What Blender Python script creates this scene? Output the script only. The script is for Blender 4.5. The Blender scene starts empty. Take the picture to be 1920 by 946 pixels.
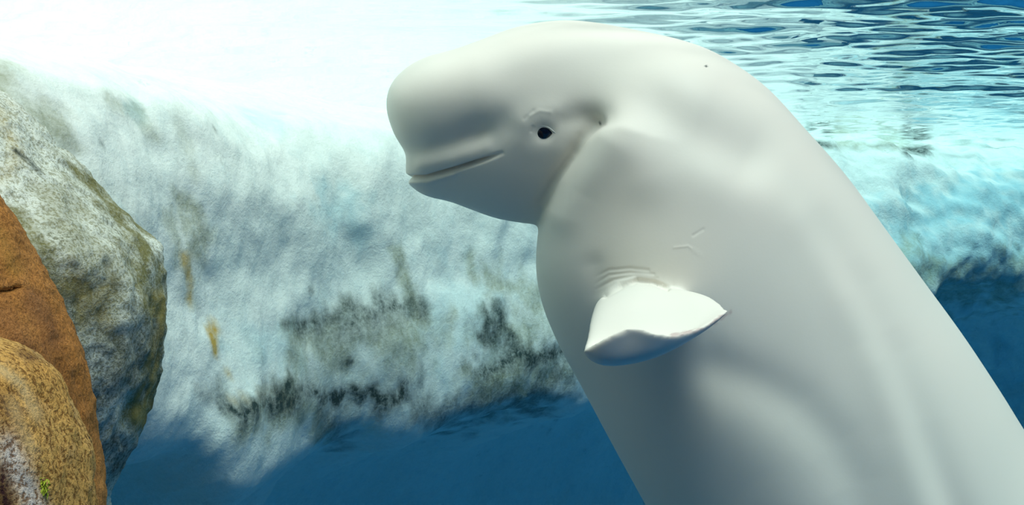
import bpy, bmesh, math, random
import numpy as np
from mathutils import Vector

random.seed(4)
scene = bpy.context.scene
col = scene.collection

# ------------------------------------------------------------------ camera
W, H = 1920.0, 946.0
HFOV = math.radians(50.0)
F = (W / 2) / math.tan(HFOV / 2)            # focal length in photo pixels
cam_d = bpy.data.cameras.new('camera')
cam_d.sensor_fit = 'HORIZONTAL'
cam_d.angle = HFOV
cam_d.clip_end = 100
cam = bpy.data.objects.new('camera', cam_d)
cam.rotation_euler = (math.radians(90), 0, 0)
col.objects.link(cam)
scene.camera = cam

# ------------------------------------------------------------------ world and sun
world = bpy.data.worlds.new('sky')
scene.world = world
world.use_nodes = True
bg = world.node_tree.nodes['Background']
bg.inputs[0].default_value = (1.0, 0.97, 0.94, 1)
bg.inputs[1].default_value = 1.0
sun_d = bpy.data.lights.new('sun_offscreen', 'SUN')
sun_d.energy = 3.7
sun_d.angle = math.radians(36)
sun_d.color = (1.0, 0.92, 0.83)
sun = bpy.data.objects.new('sun_offscreen', sun_d)
sun.rotation_euler = Vector((0.26, -0.60, 1.0)).to_track_quat('Z', 'Y').to_euler()
col.objects.link(sun)
vs = scene.view_settings
vs.view_transform = 'Standard'
vs.look = 'None'
vs.gamma = 1.0
vs.use_curve_mapping = False
vs.exposure = 0.02
cy = scene.cycles
cy.use_denoising = True
cy.max_bounces = 8
cy.diffuse_bounces = 4
cy.glossy_bounces = 4
cy.transparent_max_bounces = 12
cy.volume_bounces = 0
cy.use_adaptive_sampling = True
cy.adaptive_threshold = 0.02
cy.sample_clamp_indirect = 6.0

Z_WATER = 0.83
Z_FLOOR = -3.2

def at(u, v, Y):
    """photo pixel at a known distance -> point"""
    return np.array([(u - 960.0) / F * Y, Y, (473.0 - v) / F * Y])

def project(P):
    Y = np.maximum(P[:, 1], 0.05)
    return np.stack([960.0 + P[:, 0] / Y * F, 473.0 - P[:, 2] / Y * F], 1)

# ------------------------------------------------------------------ noise
_rng = np.random.RandomState(7)
_perm = _rng.permutation(256)
_perm = np.concatenate([_perm, _perm, _perm])
_grad = _rng.normal(size=(256, 3))
_grad /= np.linalg.norm(_grad, axis=1)[:, None]

def perlin(P):
    P = np.asarray(P, float)
    I = np.floor(P).astype(int)
    Fr = P - I
    I &= 255
    U = Fr * Fr * Fr * (Fr * (Fr * 6 - 15) + 10)
    out = 0
    for dx in (0, 1):
        wx = U[:, 0] if dx else 1 - U[:, 0]
        for dy in (0, 1):
            wy = U[:, 1] if dy else 1 - U[:, 1]
            for dz in (0, 1):
                wz = U[:, 2] if dz else 1 - U[:, 2]
                h = _perm[_perm[_perm[(I[:, 0] + dx) & 255] + ((I[:, 1] + dy) & 255)] + ((I[:, 2] + dz) & 255)]
                g = _grad[h]
                d = g[:, 0] * (Fr[:, 0] - dx) + g[:, 1] * (Fr[:, 1] - dy) + g[:, 2] * (Fr[:, 2] - dz)
                out = out + wx * wy * wz * d
    return out * 1.6

def fbm(P, scale=1.0, octaves=4, gain=0.5):
    s, a, o = scale, 1.0, 0
    for k in range(octaves):
        o = o + a * perlin(P * s + 17.3 * k)
        s *= 2.03
        a *= gain
    return o

def smooth(a, b, x):
    t = np.clip((x - a) / (b - a), 0, 1)
    return t * t * (3 - 2 * t)

def poly_dist(Q, pts):
    """distance of 2-D points Q to a polyline"""
    pts = np.asarray(pts, float)
    if len(pts) == 1:
        return np.hypot(Q[:, 0] - pts[0, 0], Q[:, 1] - pts[0, 1])
    best = np.full(len(Q), 1e9)
    for a, b in zip(pts[:-1], pts[1:]):
        ab = b - a
        t = np.clip(((Q - a) @ ab) / max(ab @ ab, 1e-9), 0, 1)
        d = Q - a - t[:, None] * ab
        best = np.minimum(best, np.hypot(d[:, 0], d[:, 1]))
    return best

def spline(K, n):
    """Catmull-Rom through the rows of K, n samples (uniform per segment)"""
    K = np.asarray(K, float)
    E = np.vstack([2 * K[0] - K[1], K, 2 * K[-1] - K[-2]])
    t = np.linspace(0, len(K) - 1 - 1e-9, n)
    i = t.astype(int)
    f = (t - i)[:, None]
    p0, p1, p2, p3 = E[i], E[i + 1], E[i + 2], E[i + 3]
    return 0.5 * (2 * p1 + (p2 - p0) * f + (2 * p0 - 5 * p1 + 4 * p2 - p3) * f ** 2 + (3 * p1 - p0 - 3 * p2 + p3) * f ** 3)

# ------------------------------------------------------------------ mesh helpers
def mesh_obj(name, V, Fc, mat, parent=None, smooth_shade=True):
    me = bpy.data.meshes.new(name)
    me.from_pydata([tuple(v) for v in V], [], [tuple(int(i) for i in f) for f in Fc])
    me.update()
    if smooth_shade:
        me.polygons.foreach_set('use_smooth', [True] * len(me.polygons))
    if mat:
        me.materials.append(mat)
    o = bpy.data.objects.new(name, me)
    col.objects.link(o)
    o.parent = parent
    return o

def tag(o, label, cat, group=None, kind=None):
    o['label'] = label
    o['category'] = cat
    if group:
        o['group'] = group
    if kind:
        o['kind'] = kind
    return o

def grid_faces(nr, nc, wrap=False, off=0):
    r = np.arange(nr - 1)[:, None]
    c = np.arange(nc if wrap else nc - 1)[None, :]
    c2 = (c + 1) % nc
    f = np.stack([r * nc + c, r * nc + c2, (r + 1) * nc + c2, (r + 1) * nc + c], -1).reshape(-1, 4)
    return (f + off).tolist()

def grid_normals(G):
    """normals of a grid of points (rows, cols, 3)"""
    du = np.gradient(G, axis=1)
    dv = np.gradient(G, axis=0)
    N = np.cross(du, dv)
    return N / np.maximum(np.linalg.norm(N, axis=2), 1e-9)[..., None]

def set_colors(o, name, A):
    at_ = o.data.attributes.new(name, 'FLOAT_COLOR', 'POINT')
    at_.data.foreach_set('color', np.asarray(A, np.float32).ravel())

# ------------------------------------------------------------------ materials
class NT:
    def __init__(self, name):
        self.m = bpy.data.materials.new(name)
        self.m.use_nodes = True
        self.t = self.m.node_tree
        self.t.nodes.clear()
        self.out = self.n('ShaderNodeOutputMaterial')
    def n(self, kind, **kw):
        nd = self.t.nodes.new(kind)
        for k, v in kw.items():
            setattr(nd, k, v)
        return nd
    def l(self, a, b):
        self.t.links.new(a, b)
    def val(self, nd, **kw):
        for k, v in kw.items():
            nd.inputs[k.replace('_', ' ')].default_value = v
        return nd
    def noise(self, scale, detail=4, rough=0.55, vec=None, dist=0.0):
        nd = self.n('ShaderNodeTexNoise')
        nd.inputs['Scale'].default_value = scale
        nd.inputs['Detail'].default_value = detail
        nd.inputs['Roughness'].default_value = rough
        nd.inputs['Distortion'].default_value = dist
        if vec is not None:
            self.l(vec, nd.inputs['Vector'])
        return nd.outputs[0]
    def ramp(self, fac, stops):
        nd = self.n('ShaderNodeValToRGB')
        e = nd.color_ramp.elements
        while len(e) < len(stops):
            e.new(0.5)
        for k, (p, c) in enumerate(stops):
            e[k].position = p
            e[k].color = (c, c, c, 1) if isinstance(c, (int, float)) else (*c, 1)
        self.l(fac, nd.inputs[0])
        return nd.outputs[0]
    def math(self, op, a, b, clamp=False):
        nd = self.n('ShaderNodeMath', operation=op, use_clamp=clamp)
        for k, x in enumerate((a, b)):
            if isinstance(x, (int, float)):
                nd.inputs[k].default_value = x
            else:
                self.l(x, nd.inputs[k])
        return nd.outputs[0]
    def mix(self, fac, a, b, mode='MIX'):
        nd = self.n('ShaderNodeMix', data_type='RGBA', blend_type=mode)
        for k, x in ((0, fac), (6, a), (7, b)):
            if isinstance(x, (int, float)):
                nd.inputs[k].default_value = x
            elif isinstance(x, tuple):
                nd.inputs[k].default_value = (*x, 1)
            else:
                self.l(x, nd.inputs[k])
        return nd.outputs[2]
    def principled(self, colr, rough, spec=0.3, bump=None):
        p = self.n('ShaderNodeBsdfPrincipled')
        if isinstance(colr, tuple):
            p.inputs['Base Color'].default_value = (*colr, 1)
        else:
            self.l(colr, p.inputs['Base Color'])
        p.inputs['Roughness'].default_value = rough
        p.inputs['Specular IOR Level'].default_value = spec
        if bump:
            h, strength, dist = bump
            b = self.n('ShaderNodeBump')
            b.inputs['Strength'].default_value = strength
            b.inputs['Distance'].default_value = dist
            self.l(h, b.inputs['Height'])
            self.l(b.outputs[0], p.inputs['Normal'])
        self.l(p.outputs[0], self.out.inputs['Surface'])
        return p

def rock_material(name, base_a, base_b, olive, dark, ochre, cool, grain=0.35, gscale=55, pit=0.5, bump=0.5):
    """painted artificial rock: two base tones, stains from the 'stain' attribute broken up by noise"""
    t = NT(name)
    tc = t.n('ShaderNodeTexCoord').outputs['Object']
    at_ = t.n('ShaderNodeAttribute', attribute_name='stain')
    sep = t.n('ShaderNodeSeparateColor')
    t.l(at_.outputs['Color'], sep.inputs[0])
    big = t.noise(2.6, 5, 0.6, tc, 0.6)
    mid = t.noise(14, 6, 0.65, tc, 0.3)
    fine = t.noise(gscale, 5, 0.7, tc)
    c = t.mix(t.ramp(big, [(0.35, 0.0), (0.68, 1.0)]), base_a, base_b)
    c = t.mix(t.ramp(mid, [(0.5, 0.0), (0.8, 0.22)]), c, cool)
    c = t.mix(at_.outputs['Alpha'], c, cool)
    speck = t.ramp(fine, [(0.42, 1.0), (0.52, 0.0)])
    c = t.mix(t.math('MULTIPLY', speck, grain, True), c, olive)
    brk = t.ramp(t.math('ADD', t.math('MULTIPLY', mid, 0.55), t.math('MULTIPLY', fine, 0.55)), [(0.36, 1.0), (0.78, 0.25)])
    for ch, colr in ((0, olive), (2, ochre), (1, dark)):
        c = t.mix(t.math('MULTIPLY', t.math('MULTIPLY', sep.outputs[ch], brk), 1.5, True), c, colr)
    pits = t.ramp(t.noise(9, 2, 0.4, tc), [(0.70, 0.0), (0.74, 1.0)])
    c = t.mix(t.math('MULTIPLY', t.math('MULTIPLY', pits, speck), pit, True), c, dark)
    hgt = t.math('ADD', t.math('MULTIPLY', mid, 0.8), t.math('MULTIPLY', fine, 0.6))
    t.principled(c, 0.85, 0.15, (hgt, bump, 0.02))
    return t.m

M = {}
M['ledge'] = rock_material('white_rock', (0.86, 0.88, 0.82), (0.82, 0.87, 0.81), (0.20, 0.21, 0.09), (0.045, 0.07, 0.065),
                           (0.62, 0.40, 0.10), (0.40, 0.64, 0.68), 0.05, 60, 0.15, 0.35)
M['far_ledge'] = rock_material('far_rock', (0.86, 0.88, 0.82), (0.82, 0.87, 0.81), (0.20, 0.21, 0.09), (0.045, 0.07, 0.065),
                               (0.62, 0.40, 0.10), (0.40, 0.64, 0.68), 0.05, 40, 0.2, 0.6)
M['speckled'] = rock_material('speckled_rock', (0.88, 0.88, 0.79), (0.80, 0.81, 0.70), (0.22, 0.20, 0.08), (0.06, 0.075, 0.06),
                              (0.50, 0.36, 0.10), (0.50, 0.58, 0.56), 0.62, 115, 0.35, 0.7)
M['orange'] = rock_material('orange_rock', (0.70, 0.27, 0.06), (0.74, 0.34, 0.10), (0.26, 0.10, 0.03), (0.05, 0.02, 0.015),
                            (0.62, 0.30, 0.06), (0.30, 0.13, 0.07), 0.60, 140, 0.7, 1.0)
M['golden'] = rock_material('golden_rock', (0.95, 0.56, 0.17), (0.88, 0.44, 0.11), (0.22, 0.09, 0.02), (0.06, 0.02, 0.02),
                            (0.95, 0.68, 0.34), (0.92, 0.80, 0.72), 0.85, 130, 0.9, 1.0)

def blue_paint(name, a, b, rough=0.8):
    t = NT(name)
    tc = t.n('ShaderNodeTexCoord').outputs['Object']
    big = t.noise(1.4, 5, 0.6, tc, 0.5)
    c = t.mix(t.ramp(big, [(0.35, 0.0), (0.7, 1.0)]), a, b)
    t.principled(c, rough, 0.1, (t.noise(30, 4, 0.6, tc), 0.3, 0.01))
    return t.m
M['pool'] = blue_paint('blue_pool_paint', (0.004, 0.045, 0.17), (0.008, 0.07, 0.23))
M['floor'] = blue_paint('blue_floor_paint', (0.02, 0.14, 0.31), (0.03, 0.18, 0.37))

# whale skin
t = NT('whale_skin')
tc = t.n('ShaderNodeTexCoord').outputs['Object']
c = t.mix(t.ramp(t.noise(3, 4, 0.5, tc), [(0.3, 0.0), (0.7, 1.0)]), (0.84, 0.755, 0.675), (0.81, 0.755, 0.675))
ma = t.n('ShaderNodeAttribute', attribute_name='mark')
sp = t.n('ShaderNodeSeparateColor')
t.l(ma.outputs['Color'], sp.inputs[0])
c = t.mix(sp.outputs[0], c, (0.05, 0.06, 0.06))
c = t.mix(sp.outputs[1], c, (0.55, 0.40, 0.38))
pr = t.principled(c, 0.5, 0.25, (t.noise(140, 3, 0.6, tc), 0.04, 0.004))
M['skin'] = t.m
t = NT('whale_eye')
t.principled((0.006, 0.010, 0.022), 0.12, 0.5)
M['eye'] = t.m
t = NT('eyelid_skin')
t.principled((0.66, 0.66, 0.62), 0.45, 0.3)
M['lid'] = t.m

# water: mirror beyond the critical angle, clear below it; the body absorbs red first
def water_material(name, mirror):
    t = NT(name)
    tr = t.n('ShaderNodeBsdfTransparent')
    if mirror:
        fr = t.n('ShaderNodeFresnel')
        fr.inputs['IOR'].default_value = 1.333
        gl = t.n('ShaderNodeBsdfGlossy')
        gl.inputs['Roughness'].default_value = 0.02
        gl.inputs['Color'].default_value = (0.97, 0.99, 1.0, 1)
        mx = t.n('ShaderNodeMixShader')
        # only the water's top skin meets air; its sides and foot rest against the pool
        ps = t.n('ShaderNodeSeparateXYZ')
        t.l(t.n('ShaderNodeNewGeometry').outputs['Position'], ps.inputs[0])
        t.l(t.math('MULTIPLY', fr.outputs[0], t.math('GREATER_THAN', ps.outputs[2], 0.7)), mx.inputs[0])
        t.l(tr.outputs[0], mx.inputs[1])
        t.l(gl.outputs[0], mx.inputs[2])
        t.l(mx.outputs[0], t.out.inputs['Surface'])
    else:
        t.l(tr.outputs[0], t.out.inputs['Surface'])
    ab = t.n('ShaderNodeVolumeAbsorption')
    ab.inputs['Color'].default_value = (0.20, 0.80, 0.90, 1)
    ab.inputs['Density'].default_value = 0.115
    t.l(ab.outputs[0], t.out.inputs['Volume'])
    return t.m
M['water'] = water_material('water', True)

# ------------------------------------------------------------------ the pool shell
def slab(name, lo, hi, mat):
    (x0, y0, z0), (x1, y1, z1) = lo, hi
    V = [(x, y, z) for x in (x0, x1) for y in (y0, y1) for z in (z0, z1)]
    Fc = [(0, 1, 3, 2), (4, 6, 7, 5), (0, 4, 5, 1), (2, 3, 7, 6), (0, 2, 6, 4), (1, 5, 7, 3)]
    o = mesh_obj(name, V, Fc, mat, smooth_shade=False)
    o['kind'] = 'structure'
    return o
XL, XR, YF, YB = -5.0, 8.0, -3.0, 10.5
slab('floor', (XL - .3, YF - .3, Z_FLOOR - .3), (XR + .3, YB + .3, Z_FLOOR), M['floor'])
slab('wall_left', (XL - .3, YF, Z_FLOOR), (XL, YB, 1.2), M['pool'])
slab('wall_right', (XR, YF, Z_FLOOR), (XR + .3, YB, 1.2), M['pool'])
slab('wall_back', (XL - .3, YB, Z_FLOOR), (XR + .3, YB + .3, 1.2), M['pool'])
slab('wall_front', (XL - .3, YF - .3, Z_FLOOR), (XR + .3, YF, 1.2), M['pool'])

# ------------------------------------------------------------------ rock ledges
def stains(P, strokes, warp=0.75, wscale=9.0):
    """strokes: (channel, [(u,v)...] in photo pixels, width, strength) -> rgba per vertex"""
    Q = project(P)
    w1 = fbm(P, wscale, 4)
    w2 = fbm(P + 31.7, wscale, 4)
    A = np.zeros((len(P), 4))
    for ch, pts, wd, st in strokes:
        wd = wd * (1.35 if ch == 1 and wd > 10 else 1)
        q = Q + np.stack([w1, w2], 1) * wd * warp * 1.6
        d = poly_dist(q, pts)
        A[:, ch] = np.maximum(A[:, ch], st * (1 - smooth(0.05 * wd, 1.8 * wd, d)))
    return A

def ledge(name, plan, profile_fn, ncol, nrow, mat, strokes, disp, seed):
    """plan: points (x, y, extra) along the face; profile_fn(s, extra) -> (outward offset, z) rows"""
    K = spline(plan, ncol)
    C = K[:, :2]
    T = np.gradient(C, axis=0)
    T /= np.linalg.norm(T, axis=1)[:, None]
    Nn = np.stack([T[:, 1], -T[:, 0]], 1)           # toward the open water
    off, z = profile_fn(np.linspace(0, 1, ncol), K, nrow)   # (nrow, ncol)
    G = np.zeros((nrow, ncol, 3))
    G[..., 0] = C[None, :, 0] + off * Nn[None, :, 0]
    G[..., 1] = C[None, :, 1] + off * Nn[None, :, 1]
    G[..., 2] = z
    N = grid_normals(G)
    if (N[nrow // 3, :, :2] * Nn).sum() < 0:
        N = -N
    P = G.reshape(-1, 3)
    d = np.zeros(len(P))
    for sc, am, oc in disp:
        d += am * fbm(P + seed, sc, oc)
    P = P + N.reshape(-1, 3) * d[:, None]
    Fc = grid_faces(nrow, ncol)
    # a back skin closes the rock into a solid
    n0 = len(P)
    B = np.stack([C - 3.0 * Nn], 0)[0]
    back = []
    for zz in (z[0].mean(), z[-1].mean()):
        back.append(np.column_stack([B, np.full(ncol, zz)]))
    P = np.vstack([P, back[0], back[1]])
    ca = np.arange(ncol - 1)
    t0, b0 = n0, n0 + ncol
    last = (nrow - 1) * ncol
    for i in ca:
        Fc += [(i + 1, i, t0 + i, t0 + i + 1), (last + i, last + i + 1, b0 + i + 1, b0 + i), (t0 + i + 1, t0 + i, b0 + i, b0 + i + 1)]
    for i in (0, ncol - 1):
        Fc.append([r * ncol + i for r in range(nrow)] + [b0 + i, t0 + i])
    o = mesh_obj(name, P, Fc, mat)
    A = stains(P, strokes)
    set_colors(o, 'stain', A)
    return o

def resample(pts, n):
    """points along a profile evenly by length"""
    K = spline(pts, 600)
    L = np.concatenate([[0], np.cumsum(np.linalg.norm(np.diff(K, axis=0), axis=1))])
    s = np.linspace(0, L[-1], n)
    return np.stack([np.interp(s, L, K[:, k]) for k in range(K.shape[1])], 1)

def left_profile(s, K, nrow):
    ncol = len(s)
    base = resample([(-2.9, 1.02), (-2.2, 0.92), (-1.3, 0.80), (-0.5, 0.62), (-0.12, 0.50), (0.02, 0.38), (0.08, 0.15), (0.07, -0.1),
                     (0.10, -0.38), (0.09, -0.55), (0.01, -0.65), (-0.25, -0.74), (-0.60, -0.86), (-1.0, -1.06), (-1.25, -1.5), (-1.35, -2.2), (-1.4, -3.2)], nrow)
    off = np.repeat(base[:, :1], ncol, 1)
    z = np.repeat(base[:, 1:], ncol, 1)
    # scallops of the hanging lower edge
    sc = 0.035 * np.sin(s * 41 + 0.6) + 0.02 * np.sin(s * 23 + 2.0) + 0.02 * np.sin(s * 77)
    low = smooth(-0.15, -0.6, z) * (1 - smooth(-1.0, -2.2, z))
    hang = 0.085 * smooth(0.3, 0.42, s) * (1 - smooth(0.5, 0.8, s)) - 0.10 * (1 - smooth(0.26, 0.38, s))
    # a low buttress under the lip
    off = off + 0.6 * np.exp(-((s - .46) / .06) ** 2)[None, :] * smooth(-0.62, -1.0, z)
    z = z + low * (sc - hang)[None, :]
    return off, z

LEFT_PLAN = [(-1.95, 1.2), (-1.62, 2.0), (-1.16, 2.75), (-1.01, 3.25), (-0.80, 3.80), (-0.42, 4.36), (0.10, 5.0), (0.75, 5.7), (1.4, 6.3), (1.82, 6.7)]
left_strokes = [
    (1, [(560, 612), (620, 603), (680, 590), (730, 570), (795, 572)], 17, .75), (1, [(575, 620), (640, 625), (720, 610)], 22, .4),
    (1, [(430, 762), (470, 768), (520, 755), (545, 730)], 17, .95), (1, [(590, 738), (640, 742), (700, 748), (735, 752)], 18, .95),
    (1, [(762, 732)], 24, 1.0), (1, [(920, 600), (948, 640), (975, 668)], 20, .85), (1, [(905, 692), (960, 676), (1005, 662), (1055, 655)], 16, .9),
    (1, [(815, 772), (880, 762), (940, 748), (1010, 738), (1060, 700)], 22, .6), (1, [(610, 775), (640, 805)], 20, .55),
    (1, [(388, 728), (412, 746)], 13, .6), (0, [(0, 150), (40, 190), (90, 240), (140, 260)], 24, .55), (0, [(10, 240), (60, 300)], 30, .4), (1, [(465, 632)], 7, .6), (1, [(650, 678)], 9, .8), (1, [(405, 240)], 4, .9), (1, [(190, 271)], 5, .9),
    (1, [(408, 252)], 4, .8), (1, [(586, 541)], 5, .7),
    (0, [(345, 380), (378, 440), (372, 485)], 16, .55), (0, [(320, 400), (345, 480), (360, 560)], 16, .45),
    (0, [(580, 650), (660, 650), (740, 640), (790, 610)], 45, .5), (0, [(450, 800), (500, 790), (560, 770), (600, 800)], 24, .55),
    (0, [(742, 465), (758, 520), (775, 560), (782, 640)], 11, .6), (0, [(880, 480), (890, 520)], 10, .5), (0, [(930, 520), (1000, 555), (1020, 580)], 30, .5),
    (0, [(930, 620), (1000, 640)], 40, .5), (0, [(900, 720), (980, 715), (1030, 700)], 30, .6), (0, [(200, 180), (260, 215), (290, 250)], 12, .35),
    (0, [(540, 720), (520, 770)], 18, .6), (0, [(340, 220), (370, 330)], 12, .2),
    (2, [(350, 470), (356, 565)], 8, .7), (2, [(400, 608), (409, 662)], 8, .95), (2, [(424, 705)], 8, .6), (2, [(430, 745), (540, 745)], 10, .4),
    (2, [(700, 805)], 18, .25),
    (3, [(610, 360), (655, 400), (660, 435)], 32, .55), (3, [(470, 225), (520, 230)], 22, .4), (3, [(240, 200), (268, 225)], 10, .5),
    (3, [(540, 640), (470, 640)], 40, .35), (3, [(860, 560), (880, 620)], 60, .3),
]
ledge_l = ledge('rock_ledge', LEFT_PLAN, left_profile, 620, 300, M['ledge'], left_strokes,
                [(1.6, 0.036, 3), (6.0, 0.011, 3), (22.0, 0.0035, 3)], 3.1)
tag(ledge_l, 'long whitewashed rock ledge with dark algae bands, behind the whale chin', 'rock')

def right_profile(s, K, nrow):
    ncol = len(s)
    base = resample([(-2.9, 1.3), (-1.6, 1.10), (-0.7, 0.93), (-0.12, 0.80), (0.10, 0.70), (0.34, 0.50), (0.50, 0.28), (0.58, 0.0),
                     (0.54, -0.22), (0.36, -0.38), (-0.1, -0.52), (-0.5, -0.8), (-0.8, -1.6), (-0.85, -3.2)], nrow)
    off = np.repeat(base[:, :1], ncol, 1)
    z = np.repeat(base[:, 1:], ncol, 1)
    low = smooth(0.4, -0.4, z) * (1 - smooth(-0.8, -2.0, z))
    z = z + low * (0.10 * np.sin(s * 17 + 1) + 0.06 * np.sin(s * 39))[None, :]
    return off, z
RIGHT_PLAN = [(0.9, 6.9), (1.8, 7.4), (2.8, 7.9), (3.8, 8.25), (5.0, 8.4), (6.4, 8.4), (7.9, 8.4)]
right_strokes = [(1, [(1520, 268), (1555, 270)], 8, .8), (1, [(1700, 280), (1740, 284)], 8, .8), (0, [(1560, 270), (1690, 274)], 8, .4),
                 (3, [(1740, 400), (1830, 370), (1920, 380)], 45, .9), (3, [(1640, 440), (1760, 480), (1920, 470)], 50, .7),
                 (0, [(1700, 500), (1800, 540), (1920, 520)], 40, .5)]
ledge_r = ledge('rock_ledge', RIGHT_PLAN, right_profile, 380, 240, M['far_ledge'], right_strokes,
                [(1.8, 0.10, 3), (7.0, 0.022, 3), (20.0, 0.006, 2)], 9.7)
tag(ledge_r, 'pale turquoise rock shelf at the waterline, beyond the whale back', 'rock')

# ------------------------------------------------------------------ boulders in front of the ledge
def boulder(name, Yc, contour, a, b, mat, strokes, disp, seed, nr=220, na=260, warp=0.9, power=2.3, grooves=()):
    """a stack of rounded sections; contour = photo pixels of its outer edge at distance Yc"""
    pts = np.array([at(u, v, Yc)[[0, 2]] for u, v in contour])
    K = resample(pts, 4000)                         # rows lie closer together in the upper, visible part
    K = K[(np.linspace(0, 1, nr) ** 2.2 * 3999).astype(int) if grooves else np.linspace(0, 3999, nr).astype(int)]
    th = np.linspace(0, 2 * math.pi, na, endpoint=False)
    cx, sx = np.cos(th), np.sin(th)
    ex = np.sign(cx) * np.abs(cx) ** (2 / power)
    ey = np.sign(sx) * np.abs(sx) ** (2 / power)
    xc = -(W / 2) / F * Yc - a * 0.45
    r = np.maximum(K[:, 0] - xc, 0.01)
    ratio = b / r.max()
    G = np.zeros((nr, na, 3))
    G[..., 0] = xc + r[:, None] * ex[None]
    G[..., 1] = Yc + r[:, None] * ratio * ey[None]
    G[..., 2] = K[:, 1][:, None]
    P = G.reshape(-1, 3)
    dirn = np.stack([P[:, 0] - xc, P[:, 1] - Yc, 0 * P[:, 0]], 1)
    dirn /= np.maximum(np.linalg.norm(dirn, axis=1), 1e-6)[:, None]
    d = np.zeros(len(P))
    for sc, am, oc in disp:
        d += am * fbm(P + seed, sc, oc)
    Q = project(P)
    wob = np.stack([0 * d, 4 * fbm(P, 30, 2)], 1)
    for pts_, w_, h_ in grooves:
        d -= h_ * np.exp(-(poly_dist(Q + wob, pts_) / w_) ** 2) * (P[:, 1] < Yc)
    P = P + dirn * d[:, None]
    Fc = grid_faces(nr, na, True)
    Fc += [list(range(na))[::-1], [(nr - 1) * na + i for i in range(na)]]
    o = mesh_obj(name, P, Fc, mat)
    set_colors(o, 'stain', stains(P, strokes, warp))
    return o

speck_strokes = [
    (0, [(140, 265), (200, 350), (245, 425), (285, 510), (300, 590), (290, 700), (265, 800)], 22, .95),
    (1, [(130, 600), (200, 640), (250, 680)], 50, .55), (1, [(40, 560), (110, 640), (180, 720)], 40, .6), (1, [(190, 830), (230, 880)], 26, .7),
    (0, [(40, 440), (90, 540), (150, 560)], 45, .8), (0, [(110, 380), (170, 480), (230, 600), (240, 700)], 40, .5), (2, [(140, 540), (170, 570)], 30, .5), (2, [(300, 560), (290, 690), (270, 780)], 9, .7),
    (0, [(170, 450), (250, 520)], 40, .4), (1, [(25, 280), (75, 322)], 5, .8), (1, [(5, 150), (25, 135)], 6, .5), (2, [(0, 200), (30, 260), (10, 320)], 18, .35),
    (1, [(170, 860), (165, 920)], 16, .6), (3, [(190, 780), (240, 800)], 30, .6),
]
bo = boulder('boulder', 2.62, [(-300, 128), (-160, 132), (-60, 142), (10, 172), (62, 225), (110, 285), (168, 350), (222, 415), (268, 470), (282, 545),
                               (284, 610), (276, 680), (262, 750), (240, 810), (210, 870), (180, 940), (165, 1050), (170, 1400), (165, 2960)],
             0.9, 0.62, M['speckled'], speck_strokes, [(2.5, 0.03, 3), (9, 0.012, 3), (38, 0.006, 3)], 5.5, 420, 420)
tag(bo, 'grey-green speckled boulder with rough pitted skin beside the white ledge', 'rock')

orange_strokes = [(0, [(85, 590), (120, 680), (145, 800)], 12, .4), (1, [(30, 655), (75, 660), (95, 690)], 14, .5), (3, [(60, 560), (100, 640)], 20, .5), (3, [(10, 600), (40, 640)], 30, .4), (2, [(5, 440), (30, 500)], 16, .6)]
ro = boulder('rock', 1.95, [(-260, 250), (-120, 280), (-40, 340), (0, 402), (22, 450), (48, 515), (82, 585), (108, 640), (128, 700), (142, 770),
                            (150, 850), (155, 946), (158, 1100), (165, 1600), (170, 3840)],
             0.6, 0.40, M['orange'], orange_strokes, [(4, 0.012, 3), (14, 0.006, 3), (50, 0.003, 2)], 2.2, 460, 240, 0.3, grooves=[([(-30, 552), (20, 547), (42, 540)], 4, .016)])
tag(ro, 'tall orange-brown rock slab with a thin crack, behind the golden rock', 'rock')
golden_strokes = [(3, [(10, 840), (40, 900), (70, 960)], 26, 1.0), (1, [(-5, 880), (12, 950)], 14, .9), 
                  (1, [(-10, 760), (20, 810)], 20, .4), (2, [(0, 690), (40, 720), (70, 780)], 12, .6), (2, [(20, 760), (60, 840)], 14, .5), (1, [(40, 660), (70, 670)], 10, .6)]
rg = boulder('rock', 1.62, [(-300, 610), (-120, 620), (-30, 640), (20, 660), (55, 690), (85, 730), (108, 775), (126, 820), (138, 870), (145, 946), (150, 1100),
                            (158, 1800), (160, 4540)],
             0.5, 0.30, M['golden'], golden_strokes, [(4, 0.010, 3), (16, 0.005, 3), (60, 0.004, 2)], 8.8, 300, 240, 0.3)
tag(rg, 'golden yellow coarse rock with a whitish foot, below the orange slab', 'rock')

# a clump of algae on the golden rock
t = NT('algae')
t.principled((0.30, 0.36, 0.03), 0.7, 0.2)
M['algae'] = t.m
gP = np.array([v.co for v in rg.data.vertices])
gQ = project(gP)
k = np.where(gP[:, 1] < 1.62, np.hypot(gQ[:, 0] - 78, gQ[:, 1] - 912), 1e9)
foot = gP[np.argmin(k)]
aV, aF = [], []
for i in range(90):
    a, el = random.uniform(0, 6.283), random.uniform(.1, 1.0)
    dv = np.array([math.cos(a) * el, -0.55 - .3 * random.random(), math.sin(a) * el])
    dv /= np.linalg.norm(dv)
    sd = np.cross(dv, [random.random(), random.random(), 1]); sd /= np.linalg.norm(sd)
    b = foot + np.array([random.gauss(0, .0035), 0.004, random.gauss(0, .0055)])
    ln, wd = random.uniform(.006, .014), .0011
    n_ = len(aV)
    droop = np.array([0, 0, -.35 * ln])
    aV += [b - sd * wd, b + sd * wd, b + dv * ln * .55 + sd * wd * 1.2, b + dv * ln * .55 - sd * wd * 1.2, b + dv * ln + droop]
    aF += [(n_, n_ + 1, n_ + 2, n_ + 3), (n_ + 3, n_ + 2, n_ + 4)]
al = mesh_obj('algae_tuft', aV, aF, M['algae'])
tag(al, 'small bright green algae tuft growing on the golden rock', 'algae')

# ------------------------------------------------------------------ beluga whale
Y0 = 3.3
def sag(u, v):
    p = at(u, v, Y0)
    return np.array([p[0], p[2]])

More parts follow.
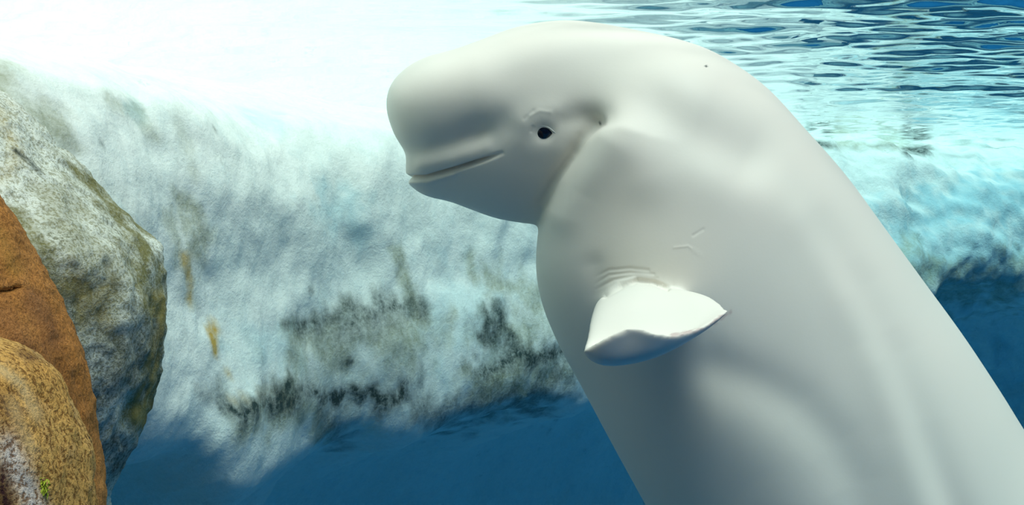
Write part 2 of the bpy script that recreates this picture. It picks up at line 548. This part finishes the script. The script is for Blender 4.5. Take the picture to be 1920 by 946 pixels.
def sweep(stations, n, na=72, power=2.15, egg=0.0):
    """stations: (bottom u, v, top u, v, half width) -> closed tube of rounded sections about the whale's own mid plane"""
    K = []
    for bu, bv, tu, tv, hw in stations:
        K.append([*sag(bu, bv), *sag(tu, tv), hw])
    K = spline(K, n)
    th = np.linspace(0, 2 * math.pi, na, endpoint=False)
    c, s = np.cos(th), np.sin(th)
    ec = np.sign(c) * np.abs(c) ** (2 / power)
    es = np.sign(s) * np.abs(s) ** (2 / power) * (1 + egg * ec)      # egg: wider above than below
    cen = (K[:, 0:2] + K[:, 2:4]) / 2
    hv = (K[:, 2:4] - K[:, 0:2]) / 2
    G = np.zeros((n, na, 3))
    G[..., 0] = cen[:, 0:1] + hv[:, 0:1] * ec
    G[..., 2] = cen[:, 1:2] + hv[:, 1:2] * ec
    G[..., 1] = Y0 + np.maximum(K[:, 4:5], 0.004) * es
    Fc = grid_faces(n, na, True)
    Fc += [list(range(na))[::-1], [(n - 1) * na + i for i in range(na)]]
    return G.reshape(-1, 3), Fc

BODY = [(1165, 215, 1175, 130, .12), (1112, 262, 1195, 66, .33), (1052, 325, 1268, 79, .43), (1014, 412, 1347, 118, .465), (1004, 490, 1425, 172, .48),
        (1015, 565, 1500, 252, .49), (1047, 645, 1570, 332, .495), (1090, 724, 1640, 427, .495), (1133, 805, 1710, 522, .49), (1182, 895, 1780, 617, .485),
        (1238, 995, 1846, 715, .475), (1300, 1100, 1916, 822, .46), (1390, 1220, 2010, 930, .43), (1600, 1420, 2110, 1110, .36), (1860, 1590, 2220, 1290, .29),
        (2150, 1720, 2370, 1470, .21), (2450, 1800, 2560, 1640, .13), (2700, 1850, 2740, 1770, .075), (2800, 1862, 2812, 1800, .16), (2890, 1866, 2894, 1836, .42),
        (2960, 1872, 2963, 1852, .52), (3005, 1876, 3007, 1864, .44), (3030, 1876, 3031, 1869, .10)]
HEAD = [(1190, 330, 1215, 100, .28), (1130, 400, 1165, 50, .325), (1060, 421, 1095, 45, .32), (995, 420, 1030, 46, .305), (935, 411, 965, 57, .285),
        (885, 394, 905, 80, .262), (842, 378, 855, 99, .240), (808, 371, 812, 110, .215), (784, 361, 780, 124, .182), (768, 347, 757, 143, .145),
        (757, 322, 741, 166, .100), (748, 285, 734, 190, .055), (738, 235, 733, 215, .012)]

def sheet(rows, thick, nr, nc):
    """a closed flipper from rows of (u, v, distance) control points"""
    R = np.array([[at(*p) for p in row] for row in rows])
    A = np.array([spline(R[i], nc) for i in range(len(R))])            # rows, nc, 3
    G = np.array([spline(A[:, j], nr) for j in range(nc)]).transpose(1, 0, 2)
    N = grid_normals(G)
    if N[..., 2].mean() < 0:
        N = -N
    si = np.linspace(0, 1, nr)[:, None]
    ti = np.linspace(0, 1, nc)[None, :]
    prof = np.sqrt(np.clip(1 - (2 * ti - 1) ** 6, 0, 1)) * np.sqrt(np.clip(1 - si ** 8, 0, 1))
    lead = 1 + 0.9 * (1 - ti) ** 2
    th = (thick[0] + (thick[1] - thick[0]) * si) * lead * prof + 0.0045
    up, dn = G + N * th[..., None] * .5, G - N * th[..., None] * .5
    V = np.vstack([up.reshape(-1, 3), dn.reshape(-1, 3)])
    n = nr * nc
    Fc = grid_faces(nr, nc) + [f[::-1] for f in grid_faces(nr, nc, False, n)]
    edge = [(0, j) for j in range(nc)] + [(i, nc - 1) for i in range(1, nr)] + [(nr - 1, j) for j in range(nc - 2, -1, -1)] + [(i, 0) for i in range(nr - 2, 0, -1)]
    ids = [i * nc + j for i, j in edge]
    for a, b in zip(ids, ids[1:] + ids[:1]):
        Fc.append((b, a, a + n, b + n))
    return V, Fc

FLIP = [
    [(1150, 576, 3.10), (1165, 562, 3.10), (1182, 550, 3.10), (1200, 543, 3.10), (1216, 543, 3.10), (1232, 549, 3.10), (1246, 556, 3.10)],
    [(1124, 584, 2.88), (1142, 567, 2.86), (1166, 553, 2.85), (1192, 543, 2.84), (1218, 543, 2.84), (1246, 550, 2.84), (1274, 554, 2.85)],
    [(1108, 615, 2.72), (1135, 600, 2.70), (1178, 586, 2.69), (1220, 580, 2.69), (1262, 574, 2.70), (1302, 562, 2.72), (1335, 562, 2.74)],
    [(1096, 650, 2.60), (1125, 672, 2.58), (1172, 675, 2.57), (1218, 665, 2.57), (1265, 645, 2.58), (1318, 612, 2.61), (1360, 578, 2.65)],
    [(1094, 661, 2.55), (1135, 634, 2.51), (1185, 612, 2.50), (1225, 623, 2.50), (1270, 627, 2.52), (1320, 613, 2.56), (1367, 584, 2.62)],
]
fV, fF = sheet(FLIP, (0.034, 0.013), 90, 90)

def mirror(V):
    M_ = V.copy()
    M_[:, 1] = 2 * Y0 - M_[:, 1]
    return M_

parts = [sweep(BODY, 300, 96), sweep(HEAD, 160, 80, 2.05, 0.24), (fV, fF), (mirror(fV), [f[::-1] for f in fF])]
Vs, Fs, o_ = [], [], 0
for V, Fc in parts:
    Vs.append(V)
    Fs += [[i + o_ for i in f] for f in Fc]
    o_ += len(V)
whale = mesh_obj('beluga_whale', np.vstack(Vs), Fs, None)
bm = bmesh.new()
bm.from_mesh(whale.data)
bmesh.ops.recalc_face_normals(bm, faces=bm.faces)
bm.to_mesh(whale.data)
bm.free()
mod = whale.modifiers.new('remesh', 'REMESH')
mod.mode = 'VOXEL'
mod.voxel_size = 0.0058
deps = bpy.context.evaluated_depsgraph_get()
me = bpy.data.meshes.new_from_object(whale.evaluated_get(deps))
whale.modifiers.clear()
whale.data = me

def get_verts(me):
    a = np.zeros(len(me.vertices) * 3)
    me.vertices.foreach_get('co', a)
    return a.reshape(-1, 3)

def get_edges(me):
    a = np.zeros(len(me.edges) * 2, np.int64)
    me.edges.foreach_get('vertices', a)
    return a.reshape(-1, 2)

def relax(V, E, k, w):
    n = len(V)
    a, b = E[:, 0], E[:, 1]
    deg = np.maximum(np.bincount(a, minlength=n) + np.bincount(b, minlength=n), 1)
    for _ in range(k):
        S = np.stack([np.bincount(a, V[b, c], n) + np.bincount(b, V[a, c], n) for c in range(3)], 1) / deg[:, None]
        V = V + (S - V) * w[:, None]
    return V

def near_side(V):
    """photo position of each vertex, the far side folded onto the near one so that the animal stays symmetric"""
    P = V.copy()
    P[:, 1] = Y0 - np.abs(V[:, 1] - Y0)
    return P, project(P)

V, E = get_verts(me), get_edges(me)
def flip_mask(V):
    """1 on the flippers, 0 on the trunk"""
    P, Q = near_side(V)
    pts = [(1122, 570), (1205, 527), (1369, 580), (1250, 640), (1130, 675), (1094, 660), (1122, 570)]
    inside = np.zeros(len(Q), bool)
    j = len(pts) - 1
    for i in range(len(pts)):
        (xi, yi), (xj, yj) = pts[i], pts[j]
        cond = ((yi > Q[:, 1]) != (yj > Q[:, 1])) & (Q[:, 0] < (xj - xi) * (Q[:, 1] - yi) / (yj - yi + 1e-9) + xi)
        inside ^= cond
        j = i
    d = poly_dist(Q, pts)
    near = 1 - smooth(0, 26, np.where(inside, 0, d))
    return near * (1 - smooth(2.86, 2.90, P[:, 1]))
fm = flip_mask(V)
V = relax(V, E, 4, 0.5 * np.ones(len(V)))
P, Q = near_side(V)
wbody = 0.55 * (1 - fm) * (1 - 0.8 * (1 - smooth(12, 40, poly_dist(Q, [(1002, 428), (1030, 350), (1075, 300)]))))
V = relax(V, E, 40, wbody)

def relax_local(V, E, w, k):
    keep = (w[E[:, 0]] > .001) | (w[E[:, 1]] > .001)
    ids = np.unique(E[keep])
    back = np.full(len(V), -1)
    back[ids] = np.arange(len(ids))
    V = V.copy()
    V[ids] = relax(V[ids], back[E[keep]], k, w[ids])
    return V
P, Q = near_side(V)
neck = 1 - smooth(25, 160, poly_dist(Q, [(1215, 60), (1185, 120), (1170, 165)]))
neck *= smooth(235, 200, Q[:, 1] - 0.25 * (Q[:, 0] - 1140))
V = relax_local(V, E, 0.8 * neck, 900)
low_neck = 1 - smooth(6, 26, poly_dist(Q, [(1180, 175), (1148, 222)]))
V = relax_local(V, E, 0.5 * low_neck, 60)
me.vertices.foreach_set('co', V.ravel())
me.update()

# finer faces where the face and the flipper root need them
bm = bmesh.new()
bm.from_mesh(me)
bm.verts.ensure_lookup_table()
P, Q = near_side(V)
fine_lines = [([(752, 330), (765, 335), (800, 333), (850, 318), (900, 302), (942, 288)], 16), ([(1018, 245)], 48),
              ([(1100, 530), (1140, 510), (1185, 505), (1240, 520)], 30), ([(1265, 465), (1318, 430)], 20)]
sel = np.zeros(len(V), bool)
for pts, w in fine_lines:
    sel |= (poly_dist(Q, pts) < w) & (V[:, 1] < Y0 + .02)
edges = [e for e in bm.edges if sel[e.verts[0].index] and sel[e.verts[1].index]]
bmesh.ops.subdivide_edges(bm, edges=edges, cuts=2, use_grid_fill=True)
bm.to_mesh(me)
bm.free()

V, E = get_verts(me), get_edges(me)
V = relax(V, E, 3, 0.4 * np.ones(len(V)))
me.vertices.foreach_set('co', V.ravel())
me.update()
N = np.zeros(len(V) * 3)
me.vertex_normals.foreach_get('vector', N)
N = N.reshape(-1, 3)
P, Q = near_side(V)
fm = flip_mask(V)
d = np.zeros(len(V))
# (line in photo pixels, half width in pixels, height in metres)
SCULPT = [
    ([(748, 292), (800, 286), (850, 272), (895, 256)], 30, -.018), ([(895, 256), (935, 235)], 30, -.008),          # groove between melon and lip
    ([(790, 308), (850, 294), (905, 274)], 18, .011),                        # upper lip
    ([(765, 185), (820, 170), (890, 160)], 58, .020),                                    # melon
    ([(1350, 335), (1420, 355), (1481, 395)], 60, .006), ([(1500, 415), (1568, 505), (1639, 630), (1702, 800), (1740, 960)], 46, .016),   # fold along the flank
    ([(1470, 345), (1535, 425), (1560, 460), (1612, 540), (1675, 665), (1740, 831), (1790, 960)], 38, -.020),
    ([(1340, 690), (1430, 725), (1500, 765), (1565, 835), (1605, 910), (1625, 1000)], 48, -.011),
    ([(1370, 800), (1460, 870), (1510, 1000)], 85, .008),
    ([(1240, 215), (1320, 250), (1400, 290)], 60, -.020),                                # hollow behind the neck
    ([(1190, 250), (1210, 330)], 60, .012),
    ([(1060, 222), (1135, 222)], 24, -.010),
    ([(985, 228), (1010, 212), (1045, 212)], 24, .006),                                  # brow
    ([(975, 265), (1000, 282), (1040, 280)], 24, .003),
    ([(1014, 372), (1030, 345), (1070, 296), (1092, 260), (1122, 230)], 12, -.010),         # fold where the chest overlaps the jaw
    ([(1050, 400), (1072, 350), (1112, 312), (1145, 272)], 36, .012),
    ([(1120, 420), (1180, 380)], 90, -.010),
    ([(1112, 500), (1122, 545)], 22, -.005),
]
for pts, w, h in SCULPT:
    d += h * (smooth(1440, 1640, Q[:, 0]) if pts[0] in ((1500, 415), (1470, 345)) else 1) * np.exp(-(poly_dist(Q, pts) / w) ** 2)
MOUTH = [(752, 331), (766, 335), (800, 333), (850, 318), (900, 302), (942, 287)]
FINE = [
    (MOUTH, 3.8, -.021),
    ([(770, 342), (800, 341), (850, 327)], 6, .003),
    ([(1108, 522), (1140, 507), (1180, 503), (1215, 507)], 3.5, -.0018), ([(1112, 533), (1140, 516), (1180, 511), (1225, 514)], 3.2, -.0018),
    ([(1114, 543), (1150, 524), (1190, 517), (1232, 522)], 3, -.0018),
    ([(1300, 441), (1318, 430)], 3.0, -.0009), ([(1264, 464), (1290, 461), (1314, 478)], 2.4, .0008),
    ([(995, 216), (1012, 207), (1032, 210)], 4, .0009), ([(984, 222), (1000, 208)], 4, -.0008), ([(1000, 238), (997, 246)], 3, -.0018),
]
for pts, w, h in FINE:
    d += h * (smooth(1104, 1150, Q[:, 0]) if pts[0][0] in (1108, 1112, 1114) else smooth(960, 880, Q[:, 0]) if pts is MOUTH else 1) * np.exp(-(poly_dist(Q, pts) / w) ** 2)
# eye socket
de = np.hypot((Q[:, 0] - 1020) / 1.15, Q[:, 1] - 249)
d += -.010 * np.exp(-(de / 14) ** 2)
d *= (1 - fm)
d += -.010 * np.exp(-(poly_dist(Q, [(1134, 554), (1165, 535), (1195, 525), (1225, 528), (1252, 540)]) / 3.8) ** 2) * (P[:, 1] < 3.0)
V = V + N * d[:, None]
# ragged trailing edge of the flipper
me.vertices.foreach_set('co', V.ravel())
me.update()
P, Q = near_side(V)
mk = np.zeros((len(V), 4))
mk[:, 3] = 1
for u, v, r in ((1126, 230, 2.6), (1324, 124, 2.2)):
    mk[:, 0] = np.maximum(mk[:, 0], 1 - smooth(r * .5, r * 1.5, np.hypot(Q[:, 0] - u, Q[:, 1] - v)))
trail = 1 - smooth(1.5, 5.0, poly_dist(Q + np.stack([fbm(P, 60, 2), fbm(P + 5, 60, 2)], 1) * 5, [(1262, 629), (1320, 616), (1368, 585)]))
mk[:, 1] = trail * .8 * fm
at_ = me.attributes.new('mark', 'FLOAT_COLOR', 'POINT')
at_.data.foreach_set('color', mk.astype(np.float32).ravel())
me.materials.append(M['skin'])
me.polygons.foreach_set('use_smooth', [True] * len(me.polygons))
me.update()
tag(whale, 'white beluga whale swimming upright with bent neck and curled flipper', 'whale')

# the eye sits on the finished skin
def surface_at(u, v):
    k = np.where((V[:, 1] < Y0), np.hypot(Q[:, 0] - u, Q[:, 1] - v), 1e9)
    idx = np.argsort(k)[:12]
    return V[idx].mean(0), N[idx].mean(0) / np.linalg.norm(N[idx].mean(0))

ep, en = surface_at(1020, 249)
ez = np.array([0, 0, 1.0])
ex = np.cross(ez, en); ex /= np.linalg.norm(ex)
if ex[0] < 0:
    ex = -ex
ez = np.cross(en, ex)
if ez[2] < 0:
    ez = -ez
px = ep[1] / F                                   # metres per photo pixel at the eye

def eye_outline(r, k):
    """almond outline with a point toward the back of the head"""
    th = np.linspace(0, 2 * math.pi, 64, endpoint=False)
    x = 15.0 * np.cos(th) + 4.5 * np.exp(-(np.minimum(th, 2 * math.pi - th) / .35) ** 2)
    z = 13.0 * np.sin(th) * (1 - .12 * np.cos(th))
    return np.stack([x, z], 1) * r * px * k

nring = 12
pts = []
for i in range(nring + 1):
    f = i / nring
    o2 = eye_outline(max(1 - f, 0.001), 1.0)
    hgt = (0.010 * math.sqrt(max(0, 1 - (1 - f) ** 2)) - 0.001)
    pts.append(ep + ex * o2[:, :1] + ez * o2[:, 1:] + en * hgt)
eV = np.vstack(pts + [ep - en * .02 + ex * eye_outline(.8, 1.0)[:, :1] + ez * eye_outline(.8, 1.0)[:, 1:]])
eF = grid_faces(nring + 1, 64, True)
nb = (nring + 1) * 64
eF += [(nb + i, nb + (i + 1) % 64, (i + 1) % 64, i) for i in range(64)] + [[nb + i for i in range(64)][::-1]]
eye = mesh_obj('eye', eV, eF, M['eye'], whale)
eye['label'] = 'glossy dark blue-black eye'
# lid rim around the eye
ro_ = []
nt = 10
for j in range(nt):
    a = 2 * math.pi * j / nt
    k = 1.13 + .13 * math.cos(a)
    o2 = eye_outline(1.0, k)
    ro_.append(ep + ex * o2[:, :1] + ez * o2[:, 1:] + en * (0.0025 + 0.0042 * math.sin(a)))
lV = np.array(ro_).reshape(-1, 3)
lF = grid_faces(nt, 64, True) + [((nt - 1) * 64 + i, (nt - 1) * 64 + (i + 1) % 64, (i + 1) % 64, i) for i in range(64)]
lid = mesh_obj('eyelid', lV, lF, M['lid'], whale)

# ------------------------------------------------------------------ the water: rippled skin above, clear tinted body below
nx, ny = 560, 460
xs = np.concatenate([np.linspace(XL + .03, -2.2, 60, endpoint=False), np.linspace(-2.2, 5.0, 460, endpoint=False), np.linspace(5.0, XR - .03, 40)])
ys = np.concatenate([np.linspace(YF + .03, 2.6, 20, endpoint=False), np.linspace(2.6, YB - .03, ny - 20)])
XX, YY = np.meshgrid(xs, ys)
PP = np.stack([XX.ravel() * 1.0, YY.ravel() * 1.0, np.zeros(XX.size)], 1)
calm = 0.10 + 0.90 * smooth(-0.7, 0.8, PP[:, 0])
hgt = 0.015 * fbm(PP * [0.55, 1.8, 1] + 4, 2.9, 2) + 0.0095 * fbm(PP * [0.6, 1.5, 1] + 9, 7.5, 2) * calm ** .5
hgt = hgt * calm
hgt = hgt * (1 - smooth(2.7, 2.5, PP[:, 1]))
top = PP.copy()
top[:, 2] = Z_WATER + hgt
Fc = grid_faces(ny, nx)
nb = len(top)
x0, x1, y0, y1 = 0, nx - 1, 0, ny - 1
ring = [j for j in range(nx)] + [i * nx + nx - 1 for i in range(1, ny)] + [(ny - 1) * nx + j for j in range(nx - 2, -1, -1)] + [i * nx for i in range(ny - 2, 0, -1)]
low = top[ring].copy()
low[:, 2] = Z_FLOOR + .01
Vw = np.vstack([top, low])
m_ = len(ring)
Fc += [(ring[(k + 1) % m_], ring[k], nb + k, nb + (k + 1) % m_) for k in range(m_)]
Fc.append([nb + k for k in range(m_)][::-1])
water = mesh_obj('pool_water', Vw, Fc, M['water'])
tag(water, 'clear blue-green pool water with a rippled mirror-like surface overhead', 'water', kind='stuff')
